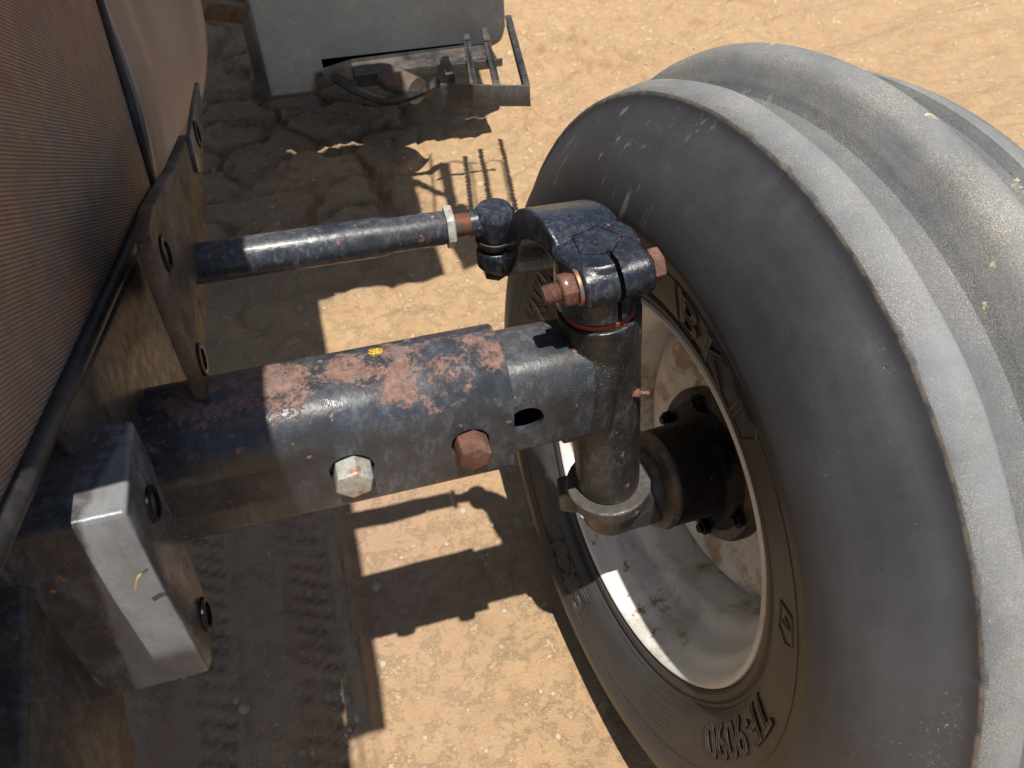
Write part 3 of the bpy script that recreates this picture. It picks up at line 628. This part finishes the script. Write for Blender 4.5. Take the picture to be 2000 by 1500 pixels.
# hood side panel, flaring outboard behind the seam
bot = bpan+[bpan[-1]+Vector((-.02, .12, -.005)), bpan[-1]+Vector((-.05, .5, 0))]
tp_ = on(388, 0, 1, 1.166); top = [s2, on(230, 0, 1, 1.02), on(280, 0, 1, 1.067), on(335, 0, 1, 1.12), tp_, tp_+Vector((-.02, .12, .0)), tp_+Vector((-.05, .5, 0))]
bm = bmesh.new(); A = spline(bot, 4); B = spline(top, 4); rows = []
for a, b in zip(A, B):
    rows.append([bm.verts.new(a+(b-a)*t+Vector((.008*math.sin(math.pi*min(t, 1)), 0, 0))) for t in (0, .15, .3, .5, .75, 1., 1.3, 1.7, 2.1)])
for r0, r1 in zip(rows, rows[1:]):
    for k in range(8): bm.faces.new((r0[k], r0[k+1], r1[k+1], r1[k]))
hp = obj('hood_side_panel', bm, m_hood, T, smooth=60); s_ = hp.modifiers.new('s', 'SOLIDIFY'); s_.thickness = .006; s_.offset = 0
bm = bmesh.new(); prism(bm, [(-.085, 1.075), (-.172, 1.055), (-.184, 1.0), (-.5, 1.0), (-.93, 1.06), (-.93, 1.35), (-.85, 1.46), (-.17, 1.46), (-.085, 1.36)], 1, .225, 1.12); hood = obj('hood', bm, m_hood, T, bevel=.01)
bm = bmesh.new(); box(bm, (-.90, .02, 1.02), (-.184, .224, 1.3)); box(bm, (-.144, .12, 1.07), (-.085, .224, 1.3)); box(bm, (-.1839, .02, 1.26), (-.1441, .081, 1.3)); obj('added_shade_boxes', bm, m_hood, hood)  # added unseen boxes, shaped to shade the ground and leave a lit gap
bm = bmesh.new(); box(bm, (-.95, -.55, .62), (-.26, .0, 1.25)); obj('bounce_blocker', bm, m_hood, hood, bevel=.02)  # unseen box added to cut light bounced off the sand in front
# --- unseen slab and rear body overhead, added to shade the ground
bm = bmesh.new(); prism(bm, [(1.06, 1.35), (1.06, 1.45), (1.785, 1.45), (1.82, 1.35)], 0, -1.2, .228); obj('shade_slab', bm, m_hood, T, bevel=.02)
bm = bmesh.new(); prism(bm, [(1.72, 1.2), (1.72, 1.7), (1.9, 2.4), (3.2, 2.4), (3.3, 1.2)], 0, -1.3, -.112); obj('shade_body', bm, m_hood, T, bevel=.02)

# --- unseen bars and plate added overhead to cast shadow stripes behind the tie rod
def overhead(px, py, h): g_ = on(px, py, 2, 0); return Vector((g_.x-.015*h, g_.y-.288*h, h))
RH = 1.46; rl = None
for (a, b, c, d, w_) in ((788, 300, 810, 424, .030), (864, 320, 884, 400, .030), (806, 364, 884, 392, .026), (840, 298, 850, 412, .007), (876, 318, 890, 408, .006), (908, 316, 924, 412, .006), (918, 318, 932, 405, .006), (944, 320, 962, 392, .006), (980, 318, 998, 396, .007), (876, 316, 981, 319, .006)):
    bm = bmesh.new(); sweep(bm, [overhead(a, b, RH), overhead(c, d, RH)], [w_, w_], [.006, .006], cr if abs(c-a) < abs(d-b) else ch)
    o = obj('shadow_bars' if rl is None else 'shadow_bar', bm, m_step, rl or T)
    rl = rl or o
bm = bmesh.new(); A_ = [bm.verts.new(overhead(a, b, RH+.01)) for a, b in ((880, 404), (914, 400), (932, 450), (946, 512), (905, 528), (868, 470))]; B_ = [bm.verts.new(v.co+Vector((0, 0, .008))) for v in A_]
bm.faces.new(A_); bm.faces.new(B_[::-1])
for i in range(6): bm.faces.new((A_[i], A_[(i+1) % 6], B_[(i+1) % 6], B_[i]))
obj('shadow_plate', bm, m_step, T)
# --- fuel tank
TY = 2.16
tk = [on(a, b, 1, TY) for a, b in ((458, -40), (512, 203), (618, 190), (622, 152), (692, 130), (960, 96), (983, 86), (990, 55), (986, -40))]
bm = bmesh.new(); prism(bm, [(p.x, p.z) for p in tk[:1]]+[(p.x, p.z) for p in tk[1:8]]+[(tk[8].x, tk[8].z), (tk[8].x, 1.02), (tk[0].x, 1.02)], 1, TY, TY+.55)
tank = obj('fuel_tank', bm, m_tank, T, bevel=.022, seg=4)
bm = bmesh.new()
l0 = on(690, 138, 1, TY-.046); l1 = on(962, 100, 1, TY-.046)
sweep(bm, [l0, l1], [.09, .09], [.008, .008], (0, 1, 0)); sweep(bm, [l0+Vector((0, -.045, -.012)), l1+Vector((0, -.045, -.012))], [.006, .006], [.034, .034], (0, 1, 0))
guard = obj('tank_guard', bm, m_step, T, bevel=.002)
bm = bmesh.new(); prism(bm, [(p.x, p.z) for p in (on(450, -40, 1, TY-.03), on(474, -40, 1, TY-.03), on(531, 196, 1, TY-.03), on(510, 205, 1, TY-.03))], 1, TY-.03, TY+.3); obj('tank_strap', bm, m_step, T, bevel=.003)
for i in range(3):
    p = l0.lerp(l1, (.2, .55, .85)[i])+Vector((0, -.049, -.010)); b2 = bmesh.new(); cyl(b2, p, p+Vector((0, -.006, 0)), .007, 16, ch=.001); obj('rivet', b2, m_step, guard)
# pipes and struts under the tank
bm = bmesh.new(); a = on(755, 150, 1, 2.05); b = on(815, 178, 1, 1.95); cyl(bm, a, b, .035, 24); obj('exhaust_pipe', bm, steel('sandy pipe', base=(.09, .065, .05), rust=.05, dust=.4, rough=.6), T)
bm = bmesh.new(); tube(bm, [on(655, 152, 1, 2.1), on(700, 178, 1, 2.0), on(760, 196, 1, 1.95), on(820, 180, 1, 1.9), on(860, 160, 1, 1.9)], .014, 8); obj('hose', bm, m_seal, T)
bm = bmesh.new(); box(bm, (.06, 2.16, .20), (.48, 2.4, .28)); obj('tank_cradle', bm, m_step, T, bevel=.005)
bm = bmesh.new(); a = on(385, 10, 1, 1.95); b = on(470, 20, 1, 2.05); sweep(bm, [a, b], [.05, .05], [.045, .045], (0, 1, 0)); obj('cross_member', bm, m_frame, T, bevel=.003)

# --- boarding step in front of the tank
SY = 1.60
p0 = on(860, 165, 1, SY); p1 = on(1035, 168, 1, SY); p2 = on(1037, 208, 1, SY); p3 = on(862, 208, 1, SY)
bm = bmesh.new(); prism(bm, [(p.x, p.z) for p in (p0, p1, p2, p3)], 1, SY, SY+.006); step = obj('boarding_step', bm, m_step, T, bevel=.001)
zt = p1.z-.004
def rail_bm(x0, x1, y1, z1, r_th=.008, teeth=True):
    b = bmesh.new(); a = Vector((x0, SY+.006, zt)); e = Vector((x1, y1, z1)); sweep(b, [a-Vector((0, 0, .012)), e-Vector((0, 0, .012))], [r_th, r_th], [.026, .026], (1, 0, 0))
    if teeth:
        n = int((e-a).length/.014)
        for i in range(n):
            c = a.lerp(e, (i+.5)/n); prism(b, [(c.y-.005, c.z), (c.y+.005, c.z), (c.y+.002, c.z+.006), (c.y-.002, c.z+.006)], 0, c.x-r_th/2-.004, c.x+r_th/2+.004)
    return b
e1 = on(992, 32, 1, 1.97); xr = p1.x
for x0, x1, y1 in ((xr-.006, e1.x, e1.y), (xr-.075, e1.x-.075, 1.93), (xr-.13, e1.x-.13, 1.90)):
    obj('step_tread', rail_bm(x0, x1, y1, e1.z if x0 > xr-.01 else e1.z-.01), m_step, step)
b = bmesh.new()
box(b, (p0.x+.02, 1.80, zt-.03), (xr-.01, 1.806, zt-.012)); obj('step_crossbar', b, m_step, step)
b = bmesh.new(); sweep(b, [on(868, 130, 1, 1.72), on(880, 165, 1, 1.64)], [.02, .02], [.05, .05], (1, 0, 0)); obj('step_brace', b, m_step, step)

# ------------------------------------------------------------------ loose things
def stone_mesh(r, sd):
    b = bmesh.new(); bmesh.ops.create_icosphere(b, subdivisions=2, radius=r); rr = random.Random(sd)
    sx_, sy_, sz_ = rr.uniform(.7, 1.3), rr.uniform(.7, 1.2), rr.uniform(.4, .75)
    for v in b.verts:
        k = 1+.35*(vnoise(np.array([v.co.x/r*1.1+sd]), np.array([v.co.y/r*1.1+v.co.z/r*1.7]), sd)[0]-.5); v.co = Vector((v.co.x*sx_*k, v.co.y*sy_*k, v.co.z*sz_*k))
    return b
sm_ = [mesh_of(stone_mesh(1., 3+i), 'pebble', 60) for i in range(5)]
for m_ in sm_: m_.materials.append(m_stone)
A_, B_, D2 = 'pebbles on the upper sunlit patch', 'stones on the shaded track', 'crumbs on the lower sunlit ground'
SP = [(836, 1003, .0045, A_, 'tiny pale pebble under the tie rod shadow, left of the larger triangular one'),
 (912, 958, .0045, A_, 'stone lying inside the narrow shadow band of the tie rod'),
 (905, 1002, .0065, A_, 'largest pale triangular pebble on the sunlit patch above the axle shadow'),
 (873, 1063, .0050, A_, 'whitish pebble close above the top edge of the wide axle shadow'),
 (962, 1030, .0060, A_, 'oblong pale stone near the right rim of the upper sunlit patch'),
 (970, 915, .0050, A_, 'pale pebble in the small sunlit triangle just right of the tie rod end shadow'),
 (458, 1362, .0065, B_, 'grey pebble in shade low on the track, leftmost of the pair'),
 (476, 1380, .0075, B_, 'blue-grey pebble in shade low on the track, right of its twin'),
 (676, 1362, .0075, B_, 'rounded brown stone in shade by the lower sunlit corner'),
 (701, 1402, .0080, B_, 'blue-grey stone nearest the vertical shadow edge at the bottom'),
 (734, 1146, .0095, B_, 'brown clod at the crusted edge where the axle shadow starts'),
 (681, 1420, .0055, B_, 'small pale chip below the rounded brown stone in shade'),
 (748, 1298, .0060, D2, 'pale chip just inside the top left corner of the lower sunlit ground'),
 (985, 1192, .0045, D2, 'small pebble close under the stepped lower edge of the axle shadow'),
 (830, 1440, .0055, D2, 'pale crumb low on the sunlit ground near the vertical shadow edge'),
 (1090, 1440, .0055, D2, 'pale crumb low on the sunlit ground close to the tyre'),
 (950, 1470, .0050, D2, 'pale crumb at the bottom middle of the sunlit ground')]
for i, (a, b, r, grp, lab) in enumerate(SP):
    p = on(a, b, 2, 0); o = bpy.data.objects.new('pebble', sm_[i % 5]); C.objects.link(o); o.scale = (r, r, r)
    o.location = (p.x, p.y, gz(p.x, p.y)+r*.2); o.rotation_euler = (random.uniform(-.3, .3), random.uniform(-.3, .3), random.uniform(0, 6)); o['label'] = lab; o['category'] = 'pebble'; o['group'] = grp
gr_ = bmesh.new(); pr_ = random.Random(5)
for i in range(1700):
    x_ = pr_.uniform(-.45, 1.6); y_ = .3+2.4*pr_.random()**1.3; dn = float(fbm(np.array([x_*5]), np.array([y_*5]), 3, 77)[0])
    if dn < .44 and pr_.random() < .8: continue
    r = pr_.choice((.0012, .0016, .002, .0028))*(1+.5*y_); g = bmesh.ops.create_icosphere(gr_, subdivisions=1, radius=r)
    zz = gz(x_, y_)
    for v in g['verts']: v.co = Vector((v.co.x*pr_.uniform(.7, 1.3)+x_, v.co.y*pr_.uniform(.7, 1.3)+y_, v.co.z*.7+zz+r*.15))
o = obj('gravel', gr_, m_grit, smooth=0); o['kind'] = 'stuff'
b = bmesh.new(); q0 = on(266, 1150, 1, .262); q1 = on(270, 1128, 1, .259); q2 = on(288, 1112, 1, .258)
tube(b, [q0, q1, q2], .0008, 6); o = obj('straw', b, m_straw); o['label'] = 'curled bit of dry straw stuck on the front bracket'; o['category'] = 'straw'
